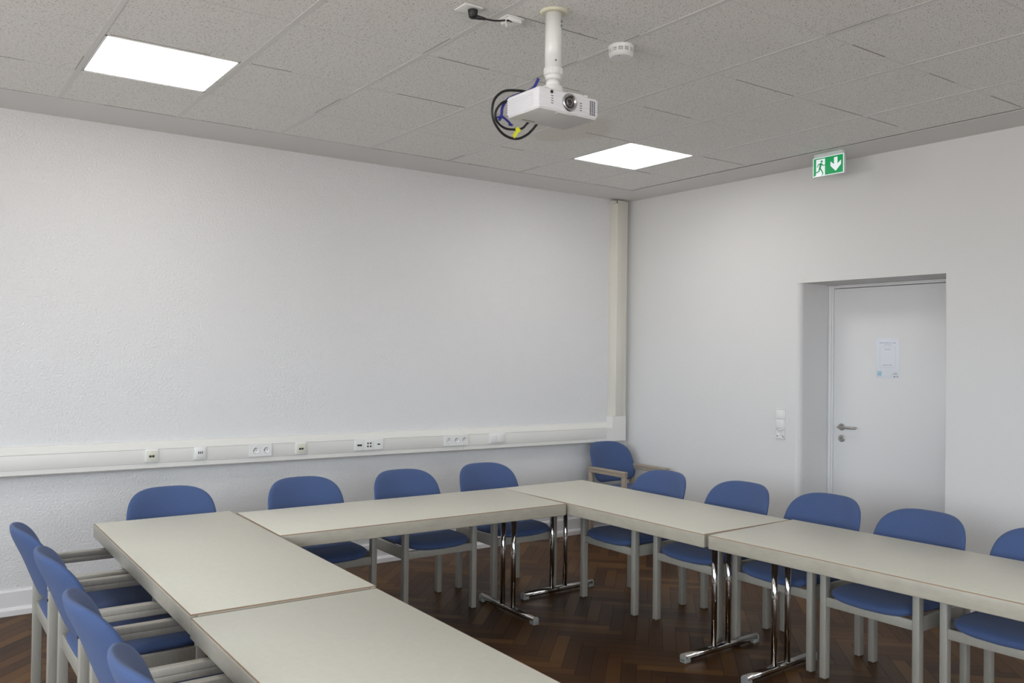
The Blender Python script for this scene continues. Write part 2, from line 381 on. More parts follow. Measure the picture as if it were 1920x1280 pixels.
# ------------------------------------------------------------------ text as mesh
def text_mesh(txt, size):
    c = bpy.data.curves.new('txt', 'FONT'); c.body = txt; c.size = size; c.align_x = 'CENTER'; c.align_y = 'CENTER'; c.extrude = .0002
    o = bpy.data.objects.new('txt', c); COL.objects.link(o)
    me = bpy.data.meshes.new_from_object(o, depsgraph=bpy.context.evaluated_depsgraph_get()); bpy.data.objects.remove(o); return me
# paper notice on the door (its square code is left out)
PW, PH = .178, .285
nt = thing('paper_notice', 'laminated paper notice with small print taped on the white door', 'notice', (DX-.0006, -2.303, 1.541))
b = MB(); b.box((-.0008, -PW/2, -PH/2), (0, PW/2, PH/2), bev=.0003); b.build('sheet', M['paper'], nt)
def ptext(txt, y, z, size, m, name):
    me = text_mesh(txt, size); me.materials.clear(); me.materials.append(m)
    # text x -> -y (reads left to right seen from -x), text y -> z
    me.transform(Matrix(((0, 0, -1, -.0011), (-1, 0, 0, -y), (0, 1, 0, z), (0, 0, 0, 1))))
    o = bpy.data.objects.new(name, me); COL.objects.link(o); o.parent = nt; return o
ptext('Nutzen Sie die Luca - App', 0, .108, .0115, M['ink_b'], 'headline')
ptext('zur Kontaktnachverfolgung', 0, .094, .0050, M['ink_b'], 'subheadline')
ptext('Seminarraum', 0, .062, .0085, M['ink_k'], 'caption')
ptext('Gemeinsam erleben', 0, -.049, .0090, M['ink_k'], 'caption')
b = MB(); w_, h0, h1 = .060, -.066, .079
for y0, y1, z0, z1 in ((-w_, w_, h1-.0012, h1), (-w_, w_, h0, h0+.0012), (-w_, -w_+.0012, h0, h1), (w_-.0012, w_, h0, h1)): b.box((-.0011, y0, z0), (-.0008, y1, z1))
b.build('printed_box', M['line'], nt)
b = MB(); b.box((-.0011, .044, -.128), (-.0008, .078, -.092)); o = b.build('printed_emblem', M['ink_c'], nt)
me = text_mesh('luca', .012); me.materials.clear(); me.materials.append(M['ink_b'])
me.transform(Matrix(((0, 0, -1, -.0013), (-1, 0, 0, .061), (0, 1, 0, -.112), (0, 0, 0, 1)))); q = bpy.data.objects.new('emblem_word', me); COL.objects.link(q); q.parent = o
b = MB()
for y0, y1, z0, z1 in ((-.074, -.040, -.114, -.111), (-.060, -.046, -.133, -.126), (-.066, -.060, -.106, -.100), (-.056, -.044, -.103, -.1015), (-.078, -.070, -.132, -.124)): b.box((-.0011, y0, z0), (-.0008, y1, z1))
b.build('printed_emblem', M['ink_k'], nt)

# ------------------------------------------------------------------ light switches beside the door (frame with two rockers and a socket)
def schuko(parent, loc, nrm='y', r=.0195, frame_m=None):
    """round earthed socket insert; nrm 'y' faces -y, 'x' faces -x"""
    def P(u, v, w): return (u, -w, v) if nrm == 'y' else (-w, -u, v)
    s = MB(); N = 28
    t = bmesh.new(); prof = [(r+.0035, .0005), (r+.003, .0022), (r, .0022), (r-.001, -.009), (0, -.009)]
    rings = []
    for rr, dd in prof[:-1]: rings.append([t.verts.new(P(rr*math.cos(2*math.pi*k/N), rr*math.sin(2*math.pi*k/N), dd)) for k in range(N)])
    for i in range(len(rings)-1):
        for k in range(N): t.faces.new((rings[i][k], rings[i][(k+1) % N], rings[i+1][(k+1) % N], rings[i+1][k]))
    t.faces.new(rings[-1]); bmesh.ops.recalc_face_normals(t, faces=t.faces); s.merge(t, 0, True)
    for u, v in ((-.0095, -.003), (.0095, -.003)):
        a = P(u, v, -.0088); c = P(u, v, -.0078); s.cyl(a, c, .0028, 1, 10)
    for v in (r-.003, -r+.001):
        a = Vector(P(-.003, v, -.009)); c = Vector(P(.003, v+.002, .0005)); s.box([min(i, j) for i, j in zip(a, c)], [max(i, j) for i, j in zip(a, c)], 2)
    o = s.build('socket_insert', [M['plastic'], M['dark'], M['screw']], parent); o.location = loc; return o
sw = thing('light_switch', 'white vertical triple switch plate with two rockers above a socket beside the door', 'switch', (0, -1.669, 1.046))
b = MB()
# frame with openings built as bars
fw_, fh = .041, .110
for v in (-.110, -.0385, .0325, .104): b.box((-.009, -fw_, v), (0, fw_, v+(.006 if v != -.0385 and v != .0325 else .006)), bev=.0015)
b.box((-.009, -fw_, -fh), (0, -fw_+.010, fh), bev=.002); b.box((-.009, fw_-.010, -fh), (0, fw_, fh), bev=.002)
b.build('frame', M['plastic'], sw)
for zc in (.0705, 0.0):
    b = MB(); b.prism([(-.004, -.0325), (-.013, -.031), (-.009, .031), (-.004, .0325)], 'y', -.0305, .0305) if False else b.box((-.0105, -.0305, -.0325), (0, .0305, .0320), bev=.002)
    b.bm.transform(Matrix.Rotation(math.radians(1.6), 4, 'Y')); o = b.build('rocker', M['plastic'], sw); o.location = (-.001, 0, zc)
b = MB(); 
b.box((-.0075, -.0305, -.104), (0, .0305, -.090), bev=.001); b.box((-.0075, -.0305, -.0475), (0, .0305, -.0385), bev=.001); b.box((-.0075, -.0305, -.10), (0, -.021, -.04), bev=.001); b.box((-.0075, .021, -.10), (0, .0305, -.04), bev=.001)
b.build('socket_plate', M['plastic'], sw)
schuko(sw, (-.0065, 0, -.0695), 'x')

# ------------------------------------------------------------------ cable duct on the back wall
SL = -.0052                      # the duct hangs a hair lower towards the corner
def zoff(x): return (x+2.4)*SL
def shear(o_bm):
    for v in o_bm.verts: v.co.z += zoff(v.co.x) if True else 0
D0 = .786
duct = thing('cable_duct', 'ivory plastic cable duct running along the back wall and up its corner', 'cable duct', (0, 0, 0))
# horizontal body profile (y into the room is negative)
def prof_h(z): return [(0, z), (-.060, z), (-.070, z+.008), (-.070, z+.118), (-.066, z+.130), (-.028, z+.158), (-.020, z+.166), (0, z+.168)]
XR = -.232
for nm, xa, xb in (('duct_base', RX0+.02, -1.757), ('duct_base', -1.7555, -.290)):
    b = MB(); b.prism(prof_h(D0), 'x', xa, xb); shear(b.bm); b.build(nm, M['duct'], duct)
for xa, xb in ((RX0+.02, -1.757), (-1.7555, -.291)):
    b = MB(); b.box((xa, -.0725, D0+.036), (xb, -.070, D0+.121), bev=.0012); shear(b.bm); b.build('duct_lid', M['duct'], duct)
b = MB(); b.box((RX0+.02, -.0714, D0+.1215), (-.291, -.0695, D0+.1232)); shear(b.bm); b.build('duct_groove', M['grey_pl'], duct)
# corner piece
b = MB(); b.prism([(0, D0), (-.060, D0), (-.0715, D0+.008), (-.0715, D0+.225), (0, D0+.225)], 'x', -.225, -.066); b.prism(prof_h(D0), 'x', -.290, -.222)
for v in b.bm.verts: v.co.z += zoff(-.2)
b.build('corner_piece', M['duct'], duct)
# vertical run: chamfered left flank, lid and right strip
zc0 = D0+.225+zoff(-.2)+.001
b = MB(); b.prism([(-.220, 0), (-.214, -.020), (-.196, -.060), (-.188, -.068), (-.072, -.068), (-.066, -.060), (-.066, 0)], 'z', zc0, H-.040); b.build('duct_riser', M['duct2'], duct)
b = MB(); b.box((-.186, -.0715, zc0), (-.100, -.068, H-.012), bev=.001); b.build('riser_lid', M['duct2'], duct)
b = MB(); b.box((-.218, -.060, H-.040), (-.190, -.003, H-.018), bev=.002); b.build('riser_end_piece', M['duct2'], duct)
b = MB(); b.box((-.100, -.066, H-.052), (-.064, -.004, H-.016), bev=.002); b.build('riser_end_piece', M['duct2'], duct)

YF = -.0725
def plate(name, label, cat, x0, x1, zc, group=None):
    t = thing(name, label, cat, ((x0+x1)/2, YF, zc)); 
    if group: t['group'] = group
    return t
def frame_plate(t, w, h, m, name='frame', th=.010):
    b = MB(); b.box((-w/2, -th, -h/2), (w/2, 0, h/2), bev=.003, seg=3); return b.build(name, m, t)
def zs(x): return D0+.0845+zoff(x)
# data outlets (cream with two dark ports)
for x, lab in ((-4.046, 'cream square data outlet with two dark ports, the leftmost fitting on the wall duct'), (-3.079, 'cream square data outlet with two dark ports just right of the double socket')):
    t = plate('data_outlet', lab, 'outlet', x-.04, x+.04, zs(x)+.0, 'data outlets on the duct')
    frame_plate(t, .080, .080, M['plastic'])
    b = MB(); b.box((-.0305, -.0135, -.0305), (.0305, -.0095, .0305), bev=.002); b.build('cover', M['cream'], t)
    for sx in (-1, 1):
        b = MB(); b.box((sx*.0085-.0075, -.0142, -.010), (sx*.0085+.0075, -.0132, .003)); b.build('port', M['dark'], t)
    for zz in (-.026, .026):
        b = MB(); b.cyl((0, -.0132, zz), (0, -.0142, zz), .002, 0, 10); b.build('screw', M['screw'], t)
    b = MB(); b.box((-.017, -.0139, .006), (.017, -.0133, .012)); b.build('label_field', M['ivory'], t)
x = -3.752
t = plate('antenna_outlet', 'white square outlet with three small slots, between data outlet and double socket', 'outlet', x-.04, x+.04, zs(x))
frame_plate(t, .078, .080, M['plastic']); b = MB(); b.box((-.0275, -.0145, -.0275), (.0275, -.0095, .0275), bev=.0015); b.build('cover', M['plastic'], t)
for k in (-1, 0, 1):
    b = MB(); b.box((k*.0115-.0042, -.0152, -.001), (k*.0115+.0042, -.0143, .012)); b.box((k*.0115-.0018, -.0152, -.005), (k*.0115+.0018, -.0143, -.001)); b.build('port', M['gap'], t)
def multi(label, x, n, pitch=.071, scale=1.0, kind='socket'):
    wv = .071*(n-1)+.080 if n == 2 else .213
    t = plate('wall_socket' if kind == 'socket' else 'rocker_switch', label, 'socket' if kind == 'socket' else 'switch', x-wv/2, x+wv/2, zs(x))
    return t, wv
x = -3.357
t, wv = multi('white double power socket on the wall duct, left of the second data outlet', x, 2)
# frame with holes: bars around the inserts
def socket_frame(t, w, h, n, pitch, r):
    N = 24
    bm = bmesh.new(); th = .010
    cells = [(-w/2+i*w/n, -w/2+(i+1)*w/n, (i-(n-1)/2)*pitch) for i in range(n)]
    for a, c, cx_ in cells:
        ring = [bm.verts.new((cx_+r*math.cos(2*math.pi*k/N), -th, r*math.sin(2*math.pi*k/N))) for k in range(N)]
        ring2 = []
        for k in range(N):
            an = 2*math.pi*k/N; dx, dz = math.cos(an), math.sin(an)
            tx = ((c-cx_)/dx if dx > 1e-6 else (a-cx_)/dx if dx < -1e-6 else 1e9); tz = (h/2/abs(dz) if abs(dz) > 1e-6 else 1e9); tt = min(tx, tz)
            ring2.append(bm.verts.new((cx_+tt*dx, -th, tt*dz)))
        for k in range(N): bm.faces.new((ring[k], ring2[k], ring2[(k+1) % N], ring[(k+1) % N]))
        for (sx, sz) in ((a, -h/2), (a, h/2), (c, -h/2), (c, h/2)):
            pass
        # corner fills
        for k in range(N):
            p, q_ = ring2[k].co, ring2[(k+1) % N].co
            if abs(p.x-q_.x) > 1e-6 and abs(p.z-q_.z) > 1e-6:
                cr = (p.x if abs(abs(p.x-cx_)-0) > abs(q_.x-cx_) else q_.x, q_.z if abs(q_.z) > abs(p.z) else p.z)
                v = bm.verts.new((cr[0], -th, cr[1])); bm.faces.new((ring2[k], v, ring2[(k+1) % N]))
    for xa, xb, za, zb in ((-w/2, w/2, h/2, h/2), (-w/2, w/2, -h/2, -h/2)):
        bm.faces.new([bm.verts.new(p) for p in ((xa, -th, za), (xb, -th, za), (xb, 0, za+math.copysign(.001, za)), (xa, 0, za+math.copysign(.001, za)))])
    for xa in (-w/2, w/2):
        bm.faces.new([bm.verts.new(p) for p in ((xa, -th, -h/2), (xa, -th, h/2), (xa+math.copysign(.001, xa), 0, h/2), (xa+math.copysign(.001, xa), 0, -h/2))])
    bmesh.ops.remove_doubles(bm, verts=bm.verts, dist=.0001); bmesh.ops.recalc_face_normals(bm, faces=bm.faces)
    me = bpy.data.meshes.new('frame'); bm.to_mesh(me); bm.free(); me.materials.append(M['plastic']); o = bpy.data.objects.new('frame', me); COL.objects.link(o); o.parent = t
socket_frame(t, .145, .078, 2, .071, .0215)
for k in (-.5, .5): schuko(t, (k*.062, -.0095, 0)) if False else schuko(t, (k*.071, -.0095, 0))
x = -1.830
t, wv = multi('white triple power socket on the wall duct, second fitting from the corner', x, 3)
socket_frame(t, .213, .078, 3, .071, .0215)
for k in (-1, 0, 1): schuko(t, (k*.071, -.0095, 0))
# AV plate of three units
x = -2.567
t = plate('media_outlet', 'white triple outlet with video and four audio jacks, middle of the wall duct', 'outlet', x-.11, x+.11, zs(x))
for k, zz in ((-1, 0), (0, 0), (1, 0)):
    b = MB(); b.box((k*.0755-.0377, -.010, -.039), (k*.0755+.0377, 0, .039), bev=.003, seg=3); b.build('frame', M['plastic'], t)
b = MB(); b.prism([(-.017, -.006), (.017, -.006), (.019, .006), (-.019, .006)], 'y', -.0112, -.0098)
for v in b.bm.verts: v.co.x -= .0755
b.build('video_port', M['dark'], t)
for u in (-.011, .011):
    for v in (-.011, .011):
        b = MB(); b.cyl((u, -.0098, v), (u, -.0125, v), .0062, 0, 16); b.build('audio_jack', M['red'] if u < 0 and v > 0 else M['dark'], t)
b = MB(); b.box((.0755-.010, -.0112, -.004), (.0755+.010, -.0098, .005)); b.build('port', M['dark'], t)
x = -1.450
t, wv = multi('white double rocker switch on the wall duct, nearest the room corner', x, 2, kind='switch')
b = MB(); b.box((-.0765, -.009, -.040), (.0765, 0, .040), bev=.003); b.build('frame', M['plastic'], t)
for k in (-.5, .5):
    b = MB(); b.box((k*.071-.0305, -.0135, -.0305), (k*.071+.0305, -.006, .0305), bev=.0025); b.bm.transform(Matrix.Rotation(.03, 4, 'X')); b.build('rocker', M['plastic'], t)

# ------------------------------------------------------------------ luminous ceiling panels
labels = ['square luminous ceiling panel near the corner between projector and exit sign', 'square luminous ceiling panel at the upper left above the back wall',
          'square luminous ceiling panel at the door side behind the camera', 'square luminous ceiling panel at the window side behind the camera']
for (i, j), lab in zip(LP, labels):
    x1, x0, y1, y0 = -BX-i*T, -BX-(i+1)*T, -BY-j*T, -BY-(j+1)*T
    t = thing('ceiling_light', lab, 'ceiling light', ((x0+x1)/2, (y0+y1)/2, H), 0, 'luminous ceiling panels')
    h = T/2-.0135
    f = MB()
    for a in ((-h, -h, h, -h+.012), (-h, h-.012, h, h), (-h, -h, -h+.012, h), (h-.012, -h, h, h)): f.box((a[0], a[1], .0005), (a[2], a[3], .016), bev=.001)
    f.build('frame', M['plastic'], t)
    f = MB(); f.box((-h+.011, -h+.011, .003), (h-.011, h-.011, .010)); f.build('diffuser', M['lamp'], t)

# ------------------------------------------------------------------ exit sign
sg = thing('exit_sign', 'green and white emergency exit sign with running figure and down arrow', 'sign', (-.30, -2.260, 2.821))
SWD, SHT = .235, .127
b = MB(); b.box((0, -SWD/2, -SHT/2), (.022, SWD/2, SHT/2), bev=.002); b.build('panel', M['acryl'], sg)
b = MB(); b.box((-.006, -SWD/2+.01, SHT/2), (.030, SWD/2-.01, 2.911-2.821-.0005), bev=.002); b.build('ceiling_rail', M['acryl'], sg)
def SP(U, V, d): return (-d, -(U-.5)*SWD*1.0, (V-.5)*SHT)     # U left to right seen from the room
def flat(polys, name, m, d0, d1, parent=sg):
    bm = bmesh.new()
    for poly in polys:
        A = [bm.verts.new(SP(u, v, d0)) for u, v in poly]; B = [bm.verts.new(SP(u, v, d1)) for u, v in poly]
        bm.faces.new(A); bm.faces.new(B)
        for i in range(len(poly)): bm.faces.new((A[i], A[(i+1) % len(poly)], B[(i+1) % len(poly)], B[i]))
    bmesh.ops.recalc_face_normals(bm, faces=bm.faces)
    me = bpy.data.meshes.new(name); bm.to_mesh(me); bm.free(); me.materials.append(m); o = bpy.data.objects.new(name, me); COL.objects.link(o); o.parent = parent; return o
flat([[(.0, .0), (1, .0), (1, 1), (0, 1)]], 'sign_face', M['sign_w'], 0, .0008)
flat([[(.025, .04), (.075, .05), (.105, .10), (.105, .91), (.40, .91), (.40, .035), (.975, .035), (.975, .965), (.025, .965)]], 'green_field', M['sign_g'], .0008, .0014)
flat([[(.69, .875), (.80, .875), (.80, .52), (.913, .68), (.913, .46), (.745, .147), (.58, .45), (.58, .69), (.69, .51)]], 'arrow', M['sign_w'], .0014, .0020)
def stroke(pts, wds):
    """flat limb polygons in sign space, widths in metres"""
    out = []
    P = [Vector((u*SWD, v*SHT)) for u, v in pts]
    for i in range(len(P)-1):
        dd = (P[i+1]-P[i]).normalized(); nn = Vector((-dd.y, dd.x)); a, c = wds[i]/2, wds[i+1]/2
        q = [P[i]+nn*a, P[i+1]+nn*c, P[i+1]-nn*c, P[i]-nn*a]; out.append([(p.x/SWD, p.y/SHT) for p in q])
    for p, w in zip(P, wds): out.append([((p.x+w/2*math.cos(k*math.pi/6))/SWD, (p.y+w/2*math.sin(k*math.pi/6))/SHT) for k in range(12)])
    return out
man = []
man.append([(.291+.0080*math.cos(k*math.pi/8)/SWD, .775+.0080*math.sin(k*math.pi/8)/SHT) for k in range(16)])
man += stroke([(.262, .64), (.232, .43)], [.016, .013]) + stroke([(.250, .66), (.185, .645), (.145, .51)], [.008, .006, .005])
man += stroke([(.285, .66), (.335, .555), (.402, .565)], [.008, .006, .005]) + stroke([(.225, .42), (.20, .27), (.085, .215)], [.010, .008, .006])
man += stroke([(.240, .42), (.295, .28), (.335, .13)], [.010, .008, .007]) + stroke([(.335, .10), (.30, .045)], [.005, .004])
flat(man, 'running_figure', M['sign_g'], .0014, .0021)

# ------------------------------------------------------------------ smoke detector
sd = thing('smoke_detector', 'round white smoke detector on the ceiling right of the projector pole', 'smoke detector', (-2.752, -2.90, H))
b = MB(); b.cyl((0, 0, 0), (0, 0, -.019), .056, 0, 48, bev=.003); b.build('base', M['plastic'], sd)
b = MB(); b.cyl((0, 0, -.018), (0, 0, -.036), .050, 1, 48)
for z in (-.0215, -.0265, -.0315): b.cyl((0, 0, z), (0, 0, z-.0026), .0545, 0, 48)
for k in range(12):
    b.box((-.0035, .047, -.036), (.0035, .0553, -.018), 0, mtx=Matrix.Rotation(k*math.pi/6, 4, 'Z'))
b.build('vent_ring', [M['plastic'], M['gap']], sd)
b = MB(); b.cyl((0, 0, -.0345), (0, 0, -.046), .0552, 0, 48, r2=.0535); b.cyl((0, 0, -.0459), (0, 0, -.053), .0535, 0, 48, r2=.046, bev=.002); b.build('cap', M['plastic'], sd)
b = MB(); b.cyl((-.028, -.018, -.0525), (-.028, -.018, -.0545), .0025, 0, 10); b.build('indicator_lamp', M['red'], sd)

# ------------------------------------------------------------------ ceiling socket plates and the short black cord
def cplate(x, y, rz, name, label):
    return thing(name, label, 'socket', (x, y, H), rz)
p1 = cplate(-3.518, -2.845, .0, 'ceiling_socket', 'white square ceiling socket plate with a black plug in it')
b = MB(); b.box((-.042, -.042, -.006), (.042, .042, 0), bev=.002); b.build('plate', M['plastic'], p1)
p2 = cplate(-3.322, -2.853, .0, 'junction_plate', 'white square ceiling plate with raised cable outlet box')
p2['category'] = 'outlet'
b = MB(); b.box((-.042, -.042, -.006), (.042, .042, 0), bev=.002); b.build('plate', M['plastic'], p2)
b = MB(); b.box((-.030, -.036, -.022), (.034, .026, -.005), bev=.003); b.build('outlet_box', M['plastic'], p2)
pc = thing('power_cord', 'short black power cord with angled plug under the ceiling', 'cord', (-3.505, -2.855, H-.006))
b = MB(); b.cyl((0, 0, -.001), (0, 0, -.026), .021, 0, 24, r2=.017, bev=.003); b.sphere((0, 0, -.026), .017, 0, (1, 1, .6))
b.cyl((.006, -.001, -.026), (.048, -.018, -.031), .010, 0, 16, r2=.0055); b.build('plug', M['black'], pc)
b = MB(); b.tube(catmull([(.040, -.016, -.030), (.075, -.030, -.034), (.105, -.036, -.030), (.135, -.034, -.021), (.160, -.028, -.015), (.172, -.025, -.014)], 6), .0038); b.build('cable', M['black'], pc)
b = MB(); b.tube(catmull([(.134, -.042, -.012), (.132, -.040, -.026), (.136, -.034, -.030), (.140, -.032, -.040), (.139, -.033, -.048)], 5), .002); b.build('cable_tie', M['plastic'], pc)

# ------------------------------------------------------------------ projector mount and projector
PXc, PYc = -3.228, -3.022
ZB, ZT_ = 2.457, 2.539
pm = thing('projector_mount', 'white tubular projector pole mount hanging from the ceiling', 'mount', (PXc, PYc, H))
b = MB(); b.cyl((0, 0, 0), (0, 0, -.010), .058, 0, 40, r2=.050, bev=.002); b.build('ceiling_flange', M['ivory'], pm)
b = MB(); b.cyl((0, 0, -.008), (0, 0, -.232), .0335, 0, 40); b.build('pole', M['plastic'], pm)
b = MB(); b.cyl((0, 0, -.228), (0, 0, -.256), .0365, 0, 32, bev=.002)
for k in range(16):
    a = k*math.pi/8; b.box((-.003, .034, -.254), (.003, .0385, -.230), 0, mtx=Matrix.Rotation(a, 4, 'Z'))
b.cyl((0, 0, -.255), (0, 0, -.276), .036, 0, 32, r2=.028); b.build('collar', M['plastic'], pm)
b = MB(); b.sphere((0, 0, -.290), .029, 0, (1, 1, .8)); b.cyl((0, 0, -.300), (0, 0, -.332), .038, 0, 28, r2=.044, bev=.003); b.build('ball_joint', M['plastic'], pm)
for (ax, ay) in ((.105, -.075), (-.10, -.07), (.085, .045), (-.085, .045)):
    b = MB(); dirv = Vector((ax, ay, 0)); e = dirv
    b.tube(catmull([(0, 0, -.326), (ax*.5, ay*.5, -.330), (ax*.85, ay*.85, -.338), (ax, ay, -.348)], 4), .0075, 0, 10)
    b.cyl((ax, ay, -.336), (ax, ay, -.3695), .011, 0, 20, bev=.002); arm = b.build('mount_arm', M['plastic'], pm)
    if ax > .1:
        b = MB(); b.cyl((ax, ay, -.358), (ax, ay, -.3695), .0118, 0, 20); b.build('clamp_ring', M['red'], arm)
for z in (-.045, -.062):
    b = MB(); b.cyl((.014, -.0295, z), (.016, -.0335, z), .0055, 0, 16, bev=.001); b.build('screw', M['screw'], pm)
b = MB(); b.cyl((-.012, -.030, -.205), (-.012, -.034, -.205), .0035, 0, 12); b.build('screw', M['screw'], pm)

PW_, PD_, PHt = .290, .200, ZT_-ZB
pr = thing('projector', 'white ceiling projector with silver ringed lens hanging under its pole', 'projector', (-3.279, -3.086, ZB), math.radians(1))
b = MB(); b.box((-PW_/2, -PD_/2, .004), (PW_/2, PD_/2, PHt), bev=.007, seg=3)
for k in range(7):      # moulded ribs around the housing
    z = .013+k*.0092; b.box((-PW_/2-.0008, -PD_/2-.0008, z), (PW_/2+.0008, PD_/2+.0008, z+.0065), 0, bev=.0006)
b.build('housing', M['proj'], pr)
b = MB(); b.box((-PW_/2+.004, -PD_/2+.004, 0), (PW_/2-.004, PD_/2-.004, .006), bev=.002); b.box((-.045, -PD_/2+.008, -.0015), (.02, -PD_/2+.030, .001), 0); b.build('underside', M['proj_under'], pr)
def oncircle(cx_, cz_, r, n=36): return [(cx_+r*math.cos(2*math.pi*k/n), cz_+r*math.sin(2*math.pi*k/n)) for k in range(n)]
lx, lz = .0, .043
t = bmesh.new(); prof = [(.034, .0), (.034, -.008), (.031, -.011), (.027, -.010), (.022, .002)]
rings = [[t.verts.new((lx+r*math.cos(2*math.pi*k/40), -PD_/2+d_, lz+r*math.sin(2*math.pi*k/40))) for k in range(40)] for r, d_ in prof]
for i in range(len(rings)-1):
    for k in range(40): t.faces.new((rings[i][k], rings[i][(k+1) % 40], rings[i+1][(k+1) % 40], rings[i+1][k]))
bmesh.ops.recalc_face_normals(t, faces=t.faces)
b = MB(); b.merge(t, 0, True); ring = b.build('lens_ring', M['ring'], pr)
b = MB(); b.cyl((lx, -PD_/2+.001, lz), (lx, -PD_/2-.003, lz), .022, 0, 36); b.build('lens_recess', M['dark'], ring)
b = MB(); b.cyl((lx, -PD_/2-.001, lz), (lx, -PD_/2-.006, lz), .016, 0, 36, bev=.001); b.build('lens_barrel', M['screw'], ring)
b = MB(); b.sphere((lx, -PD_/2-.004, lz), .0135, 0, (1, .35, 1)); b.build('lens', M['lens'], ring)
for k in range(4):
    z = .026+k*.009
    b = MB(); b.box((-.088, -PD_/2-.002, z), (-.078, -PD_/2-.0005, z+.0022)); b.build('vent_slot', M['dark'], pr)
    b = MB(); b.box((.054, -PD_/2-.002, z-.004), (.064, -PD_/2-.0005, z-.0018)); b.build('vent_slot', M['dark'], pr)
for i in range(3):
    b = MB()
    for k in range(11): b.box((.105+i*.010, -PD_/2-.002, .014+k*.0052), (.111+i*.010, -PD_/2-.0005, .0168+k*.0052))
    b.build('vent_column', M['dark'], pr)
b = MB(); b.cyl((-.086, -PD_/2+.001, .069), (-.086, -PD_/2-.0025, .069), .0068, 0, 20); b.build('sensor_window', M['lens'], pr)
b = MB()
for k in range(13):
    z = .012+k*.0045; b.box((-PW_/2-.0022, -PD_/2+.035, z), (-PW_/2-.0006, PD_/2-.018, z+.0026))
b.build('side_grille', M['proj'], pr)
b = MB()
for u in (-.03, -.018, -.006, .006, .02): b.box((-.06+u, PD_/2-.03, -.0008), (-.052+u, PD_/2-.024, .0002))
b.build('rating_mark', M['gap'], pr)
# cables at the back of the projector: x,z seen from the front
cb = thing('projector_cable', 'black cable looping behind and below the projector with yellow tag', 'cable', (0, 0, 0))
def rel(x, y, z): return (x, y, z)
b = MB()
b.tube(catmull([(-3.262, -2.985, 2.600), (-3.300, -2.970, 2.587), (-3.350, -2.965, 2.585), (-3.420, -2.960, 2.572), (-3.463, -2.958, 2.535), (-3.474, -2.955, 2.490), (-3.462, -2.950, 2.450), (-3.428, -2.945, 2.416), (-3.385, -2.94, 2.400), (-3.335, -2.935, 2.402), (-3.290, -2.93, 2.424), (-3.262, -2.93, 2.448), (-3.245, -2.95, 2.478), (-3.240, -2.990, 2.495)], 8), .0052)
b.tube(catmull([(-3.262, -2.990, 2.500), (-3.300, -2.960, 2.470), (-3.318, -2.945, 2.446), (-3.345, -2.94, 2.437), (-3.395, -2.94, 2.432), (-3.435, -2.945, 2.444), (-3.455, -2.95, 2.468), (-3.450, -2.955, 2.500), (-3.42, -2.965, 2.530), (-3.38, -2.985, 2.52)], 8), .0048)
b.build('cable', M['black'], cb)
b = MB(); mt = Matrix.Translation((-3.345, -2.950, 2.434)) @ Matrix.Rotation(math.radians(35), 4, 'Y')
b.box((-.010, -.0055, -.006), (.010, .0055, .006), bev=.001, mtx=mt); b.box((-.006, -.0015, -.040), (.008, .0015, -.004), mtx=mt); b.build('cable_tag', M['tag'], cb)
cb2 = thing('video_cable', 'blue video cable running from the pole down behind the projector', 'cable', (0, 0, 0))
b = MB(); b.tube(catmull([(-3.264, -2.972, 2.648), (-3.278, -2.965, 2.615), (-3.310, -2.962, 2.590), (-3.355, -2.958, 2.570), (-3.400, -2.958, 2.545), (-3.425, -2.955, 2.510), (-3.430, -2.955, 2.475), (-3.440, -2.955, 2.455)], 8), .0058)
b.build('cable', M['blue_cable'], cb2)
b = MB(); b.tube(catmull([(-3.455, -2.962, 2.462), (-3.430, -2.962, 2.468), (-3.405, -2.960, 2.458), (-3.385, -2.955, 2.448)], 5), .0045); b.sphere((-3.385, -2.955, 2.446), .008, 0, (1.3, 1, .6)); b.build('velcro_strap', M['blue_cable'], cb2)

